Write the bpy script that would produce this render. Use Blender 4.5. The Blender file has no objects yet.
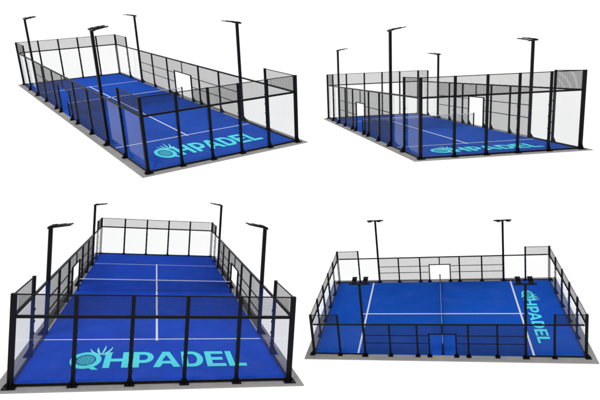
import bpy, math, random
from mathutils import Matrix, Vector

random.seed(7)
scene = bpy.context.scene
COL = scene.collection

# ------------------------------------------------------------------ materials
def new_mat(name):
    m = bpy.data.materials.new(name)
    m.use_nodes = True
    nt = m.node_tree
    nt.nodes.clear()
    out = nt.nodes.new('ShaderNodeOutputMaterial')
    return m, nt, out

def principled(name, rgb, rough=.6, spec=.3, var=0.0, scale=8.0, bump=0.0, rgb2=None, metal=0.0, detail=6.0, stretch=None):
    m, nt, out = new_mat(name)
    b = nt.nodes.new('ShaderNodeBsdfPrincipled')
    b.inputs['Roughness'].default_value = rough
    b.inputs['Specular IOR Level'].default_value = spec
    b.inputs['Metallic'].default_value = metal
    nt.links.new(b.outputs[0], out.inputs['Surface'])
    if var > 0 or rgb2 or bump > 0:
        tc = nt.nodes.new('ShaderNodeTexCoord')
        mp = nt.nodes.new('ShaderNodeMapping')
        if stretch:
            mp.inputs['Scale'].default_value = stretch
        nt.links.new(tc.outputs['Object'], mp.inputs[0])
        n = nt.nodes.new('ShaderNodeTexNoise')
        n.inputs['Scale'].default_value = scale
        n.inputs['Detail'].default_value = detail
        n.inputs['Roughness'].default_value = .65
        nt.links.new(mp.outputs[0], n.inputs['Vector'])
        r = nt.nodes.new('ShaderNodeValToRGB')
        lo = rgb2 if rgb2 else tuple(c * (1 - var) for c in rgb)
        hi = rgb if rgb2 else tuple(min(1, c * (1 + var)) for c in rgb)
        r.color_ramp.elements[0].position = .3
        r.color_ramp.elements[1].position = .7
        r.color_ramp.elements[0].color = (*lo, 1)
        r.color_ramp.elements[1].color = (*hi, 1)
        nt.links.new(n.outputs['Fac'], r.inputs[0])
        nt.links.new(r.outputs[0], b.inputs['Base Color'])
        if bump > 0:
            n2 = nt.nodes.new('ShaderNodeTexNoise')
            n2.inputs['Scale'].default_value = scale * 9
            n2.inputs['Detail'].default_value = 3
            nt.links.new(tc.outputs['Object'], n2.inputs['Vector'])
            bp = nt.nodes.new('ShaderNodeBump')
            bp.inputs['Strength'].default_value = bump
            bp.inputs['Distance'].default_value = .01
            nt.links.new(n2.outputs['Fac'], bp.inputs['Height'])
            nt.links.new(bp.outputs[0], b.inputs['Normal'])
    else:
        b.inputs['Base Color'].default_value = (*rgb, 1)
    return m

def glass_mat():
    m, nt, out = new_mat('tempered_glass')
    tr = nt.nodes.new('ShaderNodeBsdfTransparent')
    tr.inputs[0].default_value = (.94, .942, .942, 1)
    gl = nt.nodes.new('ShaderNodeBsdfGlossy')
    gl.inputs['Roughness'].default_value = .02
    gl.inputs['Color'].default_value = (.9, .9, .92, 1)
    lw = nt.nodes.new('ShaderNodeLayerWeight')
    lw.inputs['Blend'].default_value = .5
    pw = nt.nodes.new('ShaderNodeMath'); pw.operation = 'POWER'
    pw.inputs[1].default_value = 5
    ma = nt.nodes.new('ShaderNodeMath'); ma.operation = 'MULTIPLY_ADD'
    ma.inputs[1].default_value = .3
    ma.inputs[2].default_value = .007
    mx = nt.nodes.new('ShaderNodeMixShader')
    L = nt.links.new
    L(lw.outputs['Facing'], pw.inputs[0]); L(pw.outputs[0], ma.inputs[0])
    L(ma.outputs[0], mx.inputs[0]); L(tr.outputs[0], mx.inputs[1]); L(gl.outputs[0], mx.inputs[2])
    L(mx.outputs[0], out.inputs['Surface'])
    return m

M = {
    'steel': principled('black_powder_coated_steel', (.0045, .0045, .006), .5, .1, var=.25, scale=5),
    'wire': principled('black_coated_wire', (.012, .012, .013), .6, .2, var=.2, scale=5),
    'concrete': principled('pale_concrete', (.315, .31, .305), .9, .2, rgb2=(.245, .242, .238), scale=1.3, bump=.25, detail=9),
    'line': principled('white_court_paint', (.82, .84, .88), .85, .1, rgb2=(.60, .64, .78), scale=26),
    'cyan': principled('cyan_court_paint', (.10, .80, .90), .85, .1, rgb2=(.07, .66, .78), scale=26),
    'pale': principled('pale_cyan_court_paint', (.22, .82, .90), .8, .2, var=.05, scale=14),
    'teal': principled('teal_court_paint', (.016, .17, .36), .8, .2, var=.1, scale=14),
    'lens': principled('lamp_lens', (.05, .05, .055), .25, .5, var=.1, scale=9),
    'tape': principled('white_net_tape', (.62, .65, .72), .8, .2, var=.05, scale=20),
    'net': principled('black_net_cord', (.012, .013, .02), .8, .1, var=.2, scale=20),
    'glass': glass_mat(),
}
def turf_mat(rgb):
    """artificial turf: soft large patches of brushed pile, fine fibres, joins between the rolls"""
    m, nt, out = new_mat('blue_turf')
    N = nt.nodes.new; L = nt.links.new
    b = N('ShaderNodeBsdfPrincipled'); b.inputs['Roughness'].default_value = .95; b.inputs['Specular IOR Level'].default_value = .05
    L(b.outputs[0], out.inputs['Surface'])
    tc = N('ShaderNodeTexCoord')
    def noise(scale, detail, sc=(1, 1, 1)):
        mp = N('ShaderNodeMapping'); mp.inputs['Scale'].default_value = sc
        n = N('ShaderNodeTexNoise'); n.inputs['Scale'].default_value = scale; n.inputs['Detail'].default_value = detail
        L(tc.outputs['Object'], mp.inputs[0]); L(mp.outputs[0], n.inputs['Vector'])
        return n.outputs['Fac']
    def mul(a, lo, hi, col):
        r = N('ShaderNodeMapRange'); r.inputs[1].default_value = .25; r.inputs[2].default_value = .75
        r.inputs[3].default_value = lo; r.inputs[4].default_value = hi
        L(a, r.inputs[0])
        v = N('ShaderNodeVectorMath'); v.operation = 'SCALE'
        L(col, v.inputs[0]); L(r.outputs[0], v.inputs['Scale'])
        return v.outputs[0]
    c = N('ShaderNodeRGB'); c.outputs[0].default_value = (*rgb, 1)
    col = mul(noise(.22, 4, (1, .5, 1)), .84, 1.14, c.outputs[0])
    col = mul(noise(3.0, 8, (1, .25, 1)), .93, 1.07, col)
    col = mul(noise(38, 2), .80, 1.20, col)
    # joins between the turf rolls, every 3.3 m
    sx = N('ShaderNodeSeparateXYZ'); L(tc.outputs['Object'], sx.inputs[0])
    pp = N('ShaderNodeMath'); pp.operation = 'PINGPONG'; pp.inputs[1].default_value = 1.66; L(sx.outputs[0], pp.inputs[0])
    lt = N('ShaderNodeMath'); lt.operation = 'GREATER_THAN'; lt.inputs[1].default_value = 1.645; L(pp.outputs[0], lt.inputs[0])
    mx = N('ShaderNodeMix'); mx.data_type = 'RGBA'; mx.blend_type = 'MULTIPLY'
    mm = N('ShaderNodeMath'); mm.operation = 'MULTIPLY'; mm.inputs[1].default_value = .35; L(lt.outputs[0], mm.inputs[0])
    L(mm.outputs[0], mx.inputs[0]); L(col, mx.inputs[6]); mx.inputs[7].default_value = (.6, .6, .6, 1)
    # faint sand left in the pile
    sd = N('ShaderNodeMix'); sd.data_type = 'RGBA'
    sr = N('ShaderNodeMapRange'); sr.inputs[1].default_value = .5; sr.inputs[2].default_value = .85; sr.inputs[4].default_value = .06
    L(noise(.7, 9), sr.inputs[0]); L(sr.outputs[0], sd.inputs[0]); L(mx.outputs[2], sd.inputs[6]); sd.inputs[7].default_value = (.30, .34, .45, 1)
    L(sd.outputs[2], b.inputs['Base Color'])
    bp = N('ShaderNodeBump'); bp.inputs['Strength'].default_value = .4; bp.inputs['Distance'].default_value = .01
    L(noise(60, 3), bp.inputs['Height']); L(bp.outputs[0], b.inputs['Normal'])
    return m

# ------------------------------------------------------------------ mesh helpers
class MB:
    def __init__(s):
        s.v, s.f = [], []
    def box(s, x0, x1, y0, y1, z0, z1):
        b = len(s.v)
        s.v += [(x0, y0, z0), (x1, y0, z0), (x1, y1, z0), (x0, y1, z0), (x0, y0, z1), (x1, y0, z1), (x1, y1, z1), (x0, y1, z1)]
        s.f += [tuple(b + i for i in q) for q in ((0, 3, 2, 1), (4, 5, 6, 7), (0, 1, 5, 4), (1, 2, 6, 5), (2, 3, 7, 6), (3, 0, 4, 7))]
        return s
    def cbox(s, cx, cy, cz, lx, ly, lz):
        return s.box(cx - lx / 2, cx + lx / 2, cy - ly / 2, cy + ly / 2, cz - lz / 2, cz + lz / 2)
    def prism(s, pts, n, t):
        """extrude a planar polygon (3d pts) by vector n*t"""
        b = len(s.v); k = len(pts); n = Vector(n)
        a = [Vector(p) - n * t / 2 for p in pts]; c = [Vector(p) + n * t / 2 for p in pts]
        s.v += [tuple(p) for p in a + c]
        s.f.append(tuple(b + i for i in reversed(range(k))))
        s.f.append(tuple(b + k + i for i in range(k)))
        for i in range(k):
            j = (i + 1) % k
            s.f.append((b + i, b + j, b + k + j, b + k + i))
        return s
    def mesh(s, name, mat, bevel=0):
        me = bpy.data.meshes.new(name)
        me.from_pydata(s.v, [], s.f)
        me.materials.append(mat)
        me.update()
        return me

def link(name, me, parent=None, loc=(0, 0, 0), rot=(0, 0, 0)):
    o = bpy.data.objects.new(name, me)
    COL.objects.link(o)
    o.location = loc
    o.rotation_euler = rot
    if parent is not None:
        o.parent = parent
    return o

def bevel(o, w=.008, seg=2):
    m = o.modifiers.new('bevel', 'BEVEL'); m.width = w; m.segments = seg; m.limit_method = 'ANGLE'
    return o

def poly_mesh(name, contours, mat, t=.006):
    """filled flat shapes with holes, from outline contours, as a thin sheet"""
    cu = bpy.data.curves.new(name, 'CURVE')
    cu.dimensions = '2D'; cu.fill_mode = 'BOTH'; cu.extrude = t / 2
    for c in contours:
        sp = cu.splines.new('POLY')
        sp.points.add(len(c) - 1)
        for p, (x, y) in zip(sp.points, c):
            p.co = (x, y, 0, 1)
        sp.use_cyclic_u = True
    o = bpy.data.objects.new(name, cu)
    COL.objects.link(o)
    bpy.context.view_layer.update()
    dg = bpy.context.evaluated_depsgraph_get()
    me = bpy.data.meshes.new_from_object(o.evaluated_get(dg))
    bpy.data.objects.remove(o); bpy.data.curves.remove(cu)
    me.name = name
    me.materials.clear(); me.materials.append(mat)
    return me

# ------------------------------------------------------------------ the lettering  (u along the word, v up; origin at the middle of the baseline)
def arc(cx, cy, rx, ry, a0, a1, n=18):
    return [(cx + rx * math.cos(math.radians(a0 + (a1 - a0) * i / n)), cy + ry * math.sin(math.radians(a0 + (a1 - a0) * i / n))) for i in range(n + 1)]
H_ = 1.2; ST = .27; SV = .22
def letter_contours():
    out = []
    # H
    a, b = -2.22, -1.2
    out.append([(a, 0), (a + ST, 0), (a + ST, .47), (b - ST, .47), (b - ST, 0), (b, 0), (b, H_), (b - ST, H_), (b - ST, .47 + SV), (a + ST, .47 + SV), (a + ST, H_), (a, H_)])
    # P
    a, b = -1.02, -.14
    out.append([(a, 0), (a + ST, 0), (a + ST, .33)] + arc(b - .42, .33 + .435, .42, .435, -90, 90) + [(a, H_)])
    out.append([(a + ST, .33 + SV)] + arc(b - .42, .765, .17, .215, -90, 90) + [(a + ST, H_ - SV)])
    # A
    a, b = -.16, .98
    m = (a + b) / 2
    out.append([(a, 0), (a + .29, 0), (a + .40, .26), (b - .40, .26), (b - .29, 0), (b, 0), (m + .16, H_), (m - .16, H_)])
    out.append([(m - .20, .46), (m + .20, .46), (m, .93)])
    # D
    a, b = 1.08, 2.02
    out.append([(a, 0)] + arc(b - .48, .6, .48, .6, -90, 90) + [(a, H_)])
    out.append([(a + ST, SV)] + arc(b - .48, .6, .21, .38, -90, 90) + [(a + ST, H_ - SV)])
    # E
    a, b = 2.14, 2.98
    out.append([(a, 0), (b, 0), (b, SV), (a + ST, SV), (a + ST, .49), (b - .08, .49), (b - .08, .49 + SV), (a + ST, .49 + SV), (a + ST, H_ - SV), (b, H_ - SV), (b, H_), (a, H_)])
    # L
    a, b = 3.1, 3.88
    out.append([(a, 0), (b, 0), (b, SV), (a + ST, SV), (a + ST, H_), (a, H_)])
    return out

QC = (-2.98, .6)
def q_ring():
    return [arc(QC[0], QC[1], .64, .63, 0, 354, 59), arc(QC[0], QC[1] + .01, .42, .42, 0, 354, 59)]
def q_tail():
    return [[(-2.95, .16), (-2.75, .26), (-2.36, -.12), (-2.62, -.12)]]
def racket_face():
    return [arc(QC[0], QC[1] + .01, .385, .385, 0, 354, 59)]
def leaf(p0, p1, bend, w):
    pts_l, pts_r = [], []
    (x0, y0), (x1, y1) = p0, p1
    dx, dy = x1 - x0, y1 - y0; L = math.hypot(dx, dy); nx, ny = -dy / L, dx / L
    for i in range(9):
        t = i / 8
        cx = x0 + dx * t + nx * bend * math.sin(math.pi * t); cy = y0 + dy * t + ny * bend * math.sin(math.pi * t)
        ww = w * math.sin(math.pi * (t * .86 + .1))
        pts_l.append((cx + nx * ww / 2, cy + ny * ww / 2)); pts_r.append((cx - nx * ww / 2, cy - ny * ww / 2))
    return pts_l + pts_r[::-1]
def sprout():
    b = (-2.42, 1.0)
    return [leaf(b, (-2.95, 1.52), .10, .09), leaf(b, (-2.62, 1.62), .05, .10), leaf(b, (-2.30, 1.80), -.04, .08), leaf(b, (-1.98, 1.66), -.10, .10), leaf((-2.36, .98), (-1.9, 1.2), -.05, .06)]

# ------------------------------------------------------------------ parts of a court
_cache = {}
def mesh_panel_mesh(w, h, pitch=.038, wire=.0084, deep=.002):
    key = ('mp', round(w, 3), round(h, 3))
    if key not in _cache:
        b = MB()
        nx = max(1, round(w / pitch)); nz = max(1, round(h / pitch))
        for i in range(nx + 1):
            x = -w / 2 + w * i / nx
            b.cbox(x, 0, h / 2, wire, deep, h)
        for j in range(nz + 1):
            z = h * j / nz
            b.cbox(0, deep * 1.1, z, w, deep, wire)
        _cache[key] = b.mesh('mesh_panel', M['wire'])
    return _cache[key]

def glass_mesh(w, h):
    key = ('gp', round(w, 3), round(h, 3))
    if key not in _cache:
        _cache[key] = MB().box(-w / 2, w / 2, -.006, .006, 0, h).mesh('glass_panel', M['glass'])
    return _cache[key]

def post_mesh(w, h):
    key = ('po', round(w, 3), round(h, 3))
    if key not in _cache:
        _cache[key] = MB().box(-w / 2, w / 2, -w / 2, w / 2, 0, h).mesh('post', M['steel'])
    return _cache[key]

def foot_mesh(corner):
    """base plate with bolt heads and two gussets; local -y points inward"""
    key = ('ft', corner)
    if key not in _cache:
        b = MB()
        s = .23 if corner else .18
        b.box(-s, s, -.06, s * 1.5, .0, .03)
        for sx in (-1, 1):
            b.prism([(sx * .05, .06, .03), (sx * .05, s * 1.4, .03), (sx * .05, .06, .42)], (1, 0, 0), .016)
            b.cbox(sx * s * .75, s * 1.25, .045, .04, .04, .03)
            b.cbox(sx * s * .75, .0, .045, .04, .04, .03)
            b.prism([(sx * .052, 0, .03), (sx * s * .95, 0, .03), (sx * .052, 0, .24)], (0, 1, 0), .014)
        _cache[key] = b.mesh('base_plate', M['steel'])
    return _cache[key]

def clamp_mesh():
    if 'cl' not in _cache:
        _cache['cl'] = MB().box(-.085, .085, -.1, -.072, -.0375, .0375).box(-.025, .025, -.071, -.04, -.025, .025).mesh('glass_clamp', M['steel'])
    return _cache['cl']

def rail(parent, name, p0, p1, w, h):
    """square tube between two points that differ along one axis"""
    p0, p1 = Vector(p0), Vector(p1)
    c = (p0 + p1) / 2
    d = p1 - p0
    b = MB()
    if abs(d.x) > abs(d.y):
        b.cbox(0, 0, 0, abs(d.x), w, h)
    else:
        b.cbox(0, 0, 0, w, abs(d.y), h)
    return bevel(link(name, b.mesh(name, M['steel']), parent, c), .006)

def build_court(mat, sy, sz, turf, text_flip, label, tk=1.0, service=6.6):
    court = bpy.data.objects.new('padel_court', None)
    COL.objects.link(court)
    court.matrix_world = mat
    court.empty_display_size = .5
    court['label'] = label
    court['category'] = 'padel court'
    court['group'] = 'blue padel courts shown from four sides'
    HX, HY = 5.0, 10.0 * sy
    Y = lambda y: y * sy
    Z = lambda z: z * sz
    # floor
    bevel(link('concrete_base', MB().box(-HX - .62, HX + .62, -HY - .62, HY + .62, -.07, -.012).mesh('concrete_base', M['concrete']), court), .02)
    tf = link('turf', MB().box(-HX - .062, HX + .062, -HY - .062, HY + .062, -.011, .004).mesh('turf', turf), court)
    lw = .105
    sl = Y(service)
    for s in (-1, 1):
        link('service_line', MB().box(-HX + .01, HX - .01, s * sl - lw * .5, s * sl + lw * .5, .006, .009).mesh('service_line', M['line']), tf)
    link('centre_line', MB().box(-.052, .052, -sl - .25, sl + .25, .0095, .0125).mesh('centre_line', M['line']), tf)
    # lettering on the turf
    if text_flip:
        tm = Matrix.Translation((0, -Y(7.22), 0)) @ Matrix.Rotation(math.pi, 4, 'Z') @ Matrix.Diagonal((.94, sy * .8, 1, 1))
    else:
        tm = Matrix.Translation((0, -Y(9.0), 0)) @ Matrix.Diagonal((.96, sy, 1, 1))
    def flat(name, cont, mat, z):
        me = poly_mesh(name, cont, mat, .003)
        me.transform(tm @ Matrix.Translation((0, 0, z)))
        return link(name, me, tf)
    flat('lettering', letter_contours() , M['cyan'], .016)
    emb = flat('emblem_ring', q_ring(), M['cyan'], .016)
    flat('emblem_tail', q_tail(), M['cyan'], .0205)
    flat('emblem_sprout', sprout(), M['pale'], .0205)
    flat('emblem_disc', racket_face(), M['teal'], .016)
    gr = MB()
    for i in range(-3, 4):
        hgt = math.sqrt(max(0, .34 ** 2 - (i * .095) ** 2))
        gr.cbox(QC[0] + i * .095, QC[1], 0, .018, 2 * hgt, .002)
        gr.cbox(QC[0], QC[1] + i * .095, .0025, 2 * hgt, .018, .002)
    gm = gr.mesh('emblem_grid', M['cyan']); gm.transform(tm @ Matrix.Translation((0, 0, .0195)))
    link('emblem_grid', gm, tf)

    # posts -------------------------------------------------------------
    gh = (.55, 1.15, 1.75, 2.35)
    OX, OY = HX + .1, HY + .1        # post centre lines just outside the turf
    def rl(name, p0, p1, w, h):
        return rail(court, name, p0, p1, w * tk, h * tk)
    def post(x, y, h, w, rz, clamps=True, corner=False):
        w *= tk
        p = bevel(link('post', post_mesh(w, Z(h)), court, (x, y, -.012), (0, 0, rz)), .008)
        link('base_plate', foot_mesh(corner), p).scale = (tk, tk, tk)
        if clamps:
            for g in gh:
                link('glass_clamp', clamp_mesh(), p, (0, 0, Z(g))).scale = (tk * .95, tk, tk)
        return p
    for s in (-1, 1):
        rz = 0 if s > 0 else math.pi
        for x in (-3, -1, 1, 3):
            post(x, s * OY, 4, .14, rz)
        for sx in (-1, 1):
            # corner posts look outward along the diagonal
            p = post(sx * OX, s * OY, 4, .19, 0 if s > 0 else math.pi, clamps=True, corner=True)
    for s in (-1, 1):
        rz = -math.pi / 2 if s > 0 else math.pi / 2
        for y, h, w, c in ((8, 4, .14, True), (4, 3, .12, False), (1.9, 3, .12, False), (1, 2.08, .11, False)):
            for sy_ in (-1, 1):
                post(s * OX, Y(sy_ * y), h, w, rz, c)
        bevel(link('door_mullion', MB().box(-.035, .035, -.035, .035, Z(2.08) + .05, Z(3) - .04).mesh('door_mullion', M['steel']), court, (s * OX, 0, 0)), .006)
        rl('door_header', (s * OX, Y(-1) - .045, Z(2.08) + .01), (s * OX, Y(1) + .045, Z(2.08) + .01), .075, .075)
        # side rails: kept 3 mm clear of posts' faces by being thinner
        rl('top_rail', (s * OX, -OY + .098, Z(3)), (s * OX, OY - .098, Z(3)), .1, .1)
        for sy_ in (-1, 1):
            for z in (1.18, 1.93):
                rl('middle_rail', (s * OX, Y(sy_ * 1) + sy_ * .048, Z(z)), (s * OX, Y(sy_ * 6) - sy_ * .07, Z(z)), .05, .05)
            rl('bottom_rail', (s * OX, Y(sy_ * 6) + sy_ * .07, .05), (s * OX, sy_ * (OY - .098), .05), .07, .09)
            rl('upper_rail', (s * OX, Y(sy_ * 8) + sy_ * .058, Z(4) - .045), (s * OX, sy_ * (OY - .098), Z(4) - .045), .045, .045)
    for s in (-1, 1):
        rl('top_rail', (-OX + .098, s * OY, Z(3)), (OX - .098, s * OY, Z(3)), .11, .11)
        rl('upper_rail', (-OX + .098, s * OY, Z(4) - .045), (OX - .098, s * OY, Z(4) - .045), .045, .045)
        rl('bottom_rail', (-OX + .098, s * OY, .05), (OX - .098, s * OY, .05), .07, .09)

    # panels ------------------------------------------------------------
    def glass(cx, cy, w, rz):
        link('glass_panel', glass_mesh(w, Z(3) - .15), court, (cx, cy, .1), (0, 0, rz))
    def wires(cx, cy, w, z0, z1, rz):
        link('mesh_panel', mesh_panel_mesh(w, z1 - z0), court, (cx, cy, z0), (0, 0, rz))
    H90 = math.pi / 2
    gy = .085                                                # glass sits on the inner face
    for s in (-1, 1):
        xs = [-5, -3, -1, 1, 3, 5]
        for a, b in zip(xs[:-1], xs[1:]):
            glass((a + b) / 2, s * (OY - gy), 1.98, 0)
            wires((a + b) / 2, s * OY, 2 - .12, Z(3) + .05, Z(4) - .07, 0)
    for s in (-1, 1):
        for t in (-1, 1):
            for a, b in ((6, 8), (8, 10)):
                glass(s * (OX - gy), Y(t * (a + b) / 2), 2 * sy - .02, H90)
            wires(s * OX, (Y(t * 8) + t * OY) / 2, OY - Y(8) - .13, Z(3) + .05, Z(4) - .07, H90)
            for a, b in ((1, 1.9), (1.9, 4), (4, 6)):
                w = Y(b - a) - .1
                c = Y(t * (a + b) / 2)
                z = [.05, Z(1.18), Z(1.93), Z(3)]
                for z0, z1 in zip(z[:-1], z[1:]):
                    wires(s * OX, c, w, z0 + .03, z1 - .035, H90)
            wires(s * OX, Y(t * .5) + t * .035, Y(1) - .01, Z(2.08) + .05, Z(3) - .045, H90)
    return court

def build_net(mat, sz, label):
    n = bpy.data.objects.new('padel_net', None)
    COL.objects.link(n)
    n.matrix_world = mat
    n['label'] = label; n['category'] = 'net'; n['group'] = 'nets across the padel courts'
    h = .92 * sz
    for s in (-1, 1):
        b = MB().box(-.045, .045, -.045, .045, .0045, h + .06).box(-.09, .09, -.09, .09, .0045, .022)
        bevel(link('net_post', b.mesh('net_post', M['steel']), n, (s * 4.93, 0, 0)), .006)
    w = 9.74
    b = MB()
    px = .06; wr = .0065
    k = round(w / px)
    for i in range(k + 1):
        b.cbox(-w / 2 + w * i / k, 0, h / 2, wr, wr, h - .06)
    k = round(h / px)
    for j in range(1, k):
        b.cbox(0, wr, j * h / k, w, wr, wr)
    link('net_mesh', b.mesh('net_mesh', M['net']), n)
    bevel(link('net_tape', MB().cbox(0, 0, h - .01, w, .012, .055).mesh('net_tape', M['tape']), n), .002)
    return n

def build_mast(court_mat, s, t, sy, h, label, tk=1.0):
    """floodlight mast on the long side s, towards end t"""
    m = bpy.data.objects.new('floodlight_mast', None)
    COL.objects.link(m)
    m.matrix_world = court_mat @ Matrix.Translation((s * 5.1, 6 * sy * t, -.011)) @ Matrix.Rotation(math.pi if s > 0 else 0, 4, 'Z')
    m['label'] = label; m['category'] = 'floodlight'; m['group'] = 'floodlight masts beside the padel courts'
    # local +x points over the court
    p = bevel(link('pole', MB().box(-.09 * tk, .09 * tk, -.09 * tk, .09 * tk, .0, h).mesh('pole', M['steel']), m), .01)
    link('base_plate', foot_mesh(True), m, (0, 0, 0), (0, 0, math.pi / 2)).scale = (tk, tk, tk)
    bevel(link('crossarm', MB().box(-.06 * tk, .06 * tk, -.58, .58, h + .002, h + .11 * tk).mesh('crossarm', M['steel']), m), .01)
    for k in (-1, 1):
        b = MB().cbox(.05, 0, 0, .95, .36, .05)
        for i in range(7):
            b.cbox(-.22 + i * .07, 0, .045, .018, .3, .04)
        b.cbox(-.30, 0, .05, .22, .24, .06)
        f = bevel(link('floodlight', b.mesh('floodlight', M['steel']), m, (.42 * tk, k * .36 * (1 + tk) / 2, h + .11 * tk + .02), (0, math.radians(-10), 0)), .006)
        f.scale = (tk, tk, tk)
        link('lens', MB().cbox(.08, 0, -.0285, .8, .3, .006).mesh('lens', M['lens']), f)
    return m

# ------------------------------------------------------------------ poses of the four courts before the camera
F = 580.0        # focal length in pixels of a 600 pixel wide picture
def rodr(r):
    v = Vector(r); a = v.length
    return Matrix.Rotation(a, 3, v.normalized())
# (rotation vector, translation) in camera axes: x right, y down, z forward;  length and height of each model against the usual 20 x 10 x 4 m court
POSES = {
    'ul': ((1.8752, -.5962, .3695), (-14.5992, -7.9971, 49.6226), 1.7954, 1.0863),
    'ur': ((1.7891, -.1487, .0561), (10.217, -6.0883, 49.8974), 1.5129, 1.1927),
    'll': ((1.6036, -.1468, .2384), (-9.5287, 6.0943, 38.5711), 1.7078, .8432),
    'lr': ((1.4405, -1.2643, .8422), (9.1027, 7.3253, 37.2932), .7275, .6363),
}
MAST_H = {
    'ul': {(-1, -1): 7.40, (-1, 1): 6.98, (1, 1): 6.64, (1, -1): 7.14},
    'ur': {(-1, -1): 7.78, (-1, 1): 7.06, (1, 1): 6.30, (1, -1): 6.78},
    'll': {(-1, -1): 5.08, (-1, 1): 4.94, (1, 1): 5.40, (1, -1): 5.46},
    'lr': {(-1, -1): 4.30, (-1, 1): 4.43, (1, 1): 4.84, (1, -1): 4.52},
}
# world up = mean of the courts' own up directions, as seen from the camera
FLIP = Matrix(((1, 0, 0), (0, -1, 0), (0, 0, -1)))      # picture axes -> camera axes
ups = sum(((FLIP @ rodr(p[0])).col[2] for p in POSES.values()), Vector((0, 0, 0))).normalized()
zc = ups
xc = (Vector((1, 0, 0)) - zc * zc.x).normalized()
yc = zc.cross(xc)
W = Matrix((xc, yc, zc))                                 # camera axes -> world axes
CAM_Z = 40.0
cam_m = Matrix.Translation((0, 0, CAM_Z)) @ W.to_4x4()

def world_of(key):
    r, t = POSES[key][:2]
    return cam_m @ Matrix.Translation(FLIP @ Vector(t)) @ (FLIP @ rodr(r)).to_4x4()

TURF = {
    'ul': turf_mat((.0070, .066, .43)),
    'ur': turf_mat((.0070, .064, .38)),
    'll': turf_mat((.0055, .060, .52)),
    'lr': turf_mat((.0065, .075, .46)),
}
LAB = {
    'ul': ('upper left', 'padel court seen from a high corner, lettered end to the lower right, upper left'),
    'ur': ('upper right', 'padel court seen from low down at its corner, upper right of the four'),
    'll': ('lower left', 'brightest blue padel court, seen end on with lettering across its near end, lower left'),
    'lr': ('lower right', 'padel court seen side on from above, lettering turned sideways at its right end, lower right'),
}
MASTS = {
    'ul': {(-1, -1): 'thickest and nearest mast on the upper left court, before its long near side',
           (-1, 1): 'black floodlight mast at the far left corner of the upper left court',
           (1, 1): 'black floodlight mast behind the far end of the upper left court, left of its doorway',
           (1, -1): 'black floodlight mast on the right of the upper left court, beyond the lettering'},
    'ur': {(-1, -1): 'tallest looking mast on the upper right court, left of its nearest corner',
           (-1, 1): 'small black mast at the far left end of the upper right court',
           (1, 1): 'small black mast in the middle of the upper right court, on its far side',
           (1, -1): 'black mast with two lamp heads on the right of the upper right court'},
    'll': {(-1, -1): 'large near mast on the left side of the lower left court',
           (-1, 1): 'smaller far mast on the left side of the lower left court',
           (1, -1): 'large near mast on the right side of the lower left court',
           (1, 1): 'smaller far mast on the right side of the lower left court'},
    'lr': {(-1, -1): 'near right mast of the lower right court, lamp heads seen above the sideways lettering',
           (-1, 1): 'near left mast of the lower right court, lamp heads before its far left corner',
           (1, -1): 'mast standing up behind the far side of the lower right court, right one',
           (1, 1): 'mast standing up behind the far side of the lower right court, left one'},
}
for key in ('ul', 'ur', 'll', 'lr'):
    sy, sz = POSES[key][2:]
    mw = world_of(key)
    build_court(mw, sy, sz, TURF[key], key == 'lr', LAB[key][1], .74 if key == 'lr' else 1.0)
    build_net(mw, sz, 'black net with white tape across the middle of the %s court' % LAB[key][0])
    for (s, t), lab in MASTS[key].items():
        build_mast(mw, s, t, sy, MAST_H[key][(s, t)] - .05, lab, .74 if key == 'lr' else 1.0)

# ------------------------------------------------------------------ white studio backdrop, far behind everything
bd = principled('white_backdrop_paper', (.96, .96, .96), .95, .0)
fwd = cam_m.to_3x3() @ Vector((0, 0, -1))
R = cam_m.to_3x3()
nb = 24
vs, fs = [], []
for i in range(nb + 1):                                  # a gently curved sheet of paper, 420 m across
    a = math.radians(-55 + 110 * i / nb)
    for yy in (-190, 190):
        vs.append(tuple(Vector((0, 0, CAM_Z)) + R @ Vector((math.sin(a) * 230, yy, -math.cos(a) * 230))))
for i in range(nb):
    fs.append((2 * i, 2 * i + 2, 2 * i + 3, 2 * i + 1))
me = bpy.data.meshes.new('backdrop'); me.from_pydata(vs, [], fs); me.materials.append(bd); me.update()
for p in me.polygons: p.use_smooth = True
b = link('backdrop', me); b['kind'] = 'structure'

# ------------------------------------------------------------------ light: an even white studio and one large soft key lamp
w = bpy.data.worlds.new('World'); scene.world = w; w.use_nodes = True
bg = w.node_tree.nodes['Background']
bg.inputs[0].default_value = (1, 1, 1, 1)
bg.inputs[1].default_value = 1.02
sd = bpy.data.lights.new('key_light', 'SUN'); sd.energy = .7; sd.angle = math.radians(14); sd.color = (1, .98, .95)
so = bpy.data.objects.new('key_light', sd); COL.objects.link(so)
so.rotation_euler = (Vector((-.35, -.5, 1.0))).to_track_quat('Z', 'Y').to_euler()

# ------------------------------------------------------------------ camera
cd = bpy.data.cameras.new('camera'); co = bpy.data.objects.new('camera', cd); COL.objects.link(co)
co.matrix_world = cam_m
cd.sensor_fit = 'HORIZONTAL'; cd.sensor_width = 36; cd.lens = 36 * F / 600
cd.clip_start = .5; cd.clip_end = 1000
scene.camera = co
scene.view_settings.view_transform = 'Standard'
scene.view_settings.look = 'None'
scene.view_settings.exposure = 0
scene.view_settings.gamma = 1
scene.cycles.transparent_max_bounces = 24
scene.cycles.max_bounces = 8
scene.cycles.filter_width = 1.6
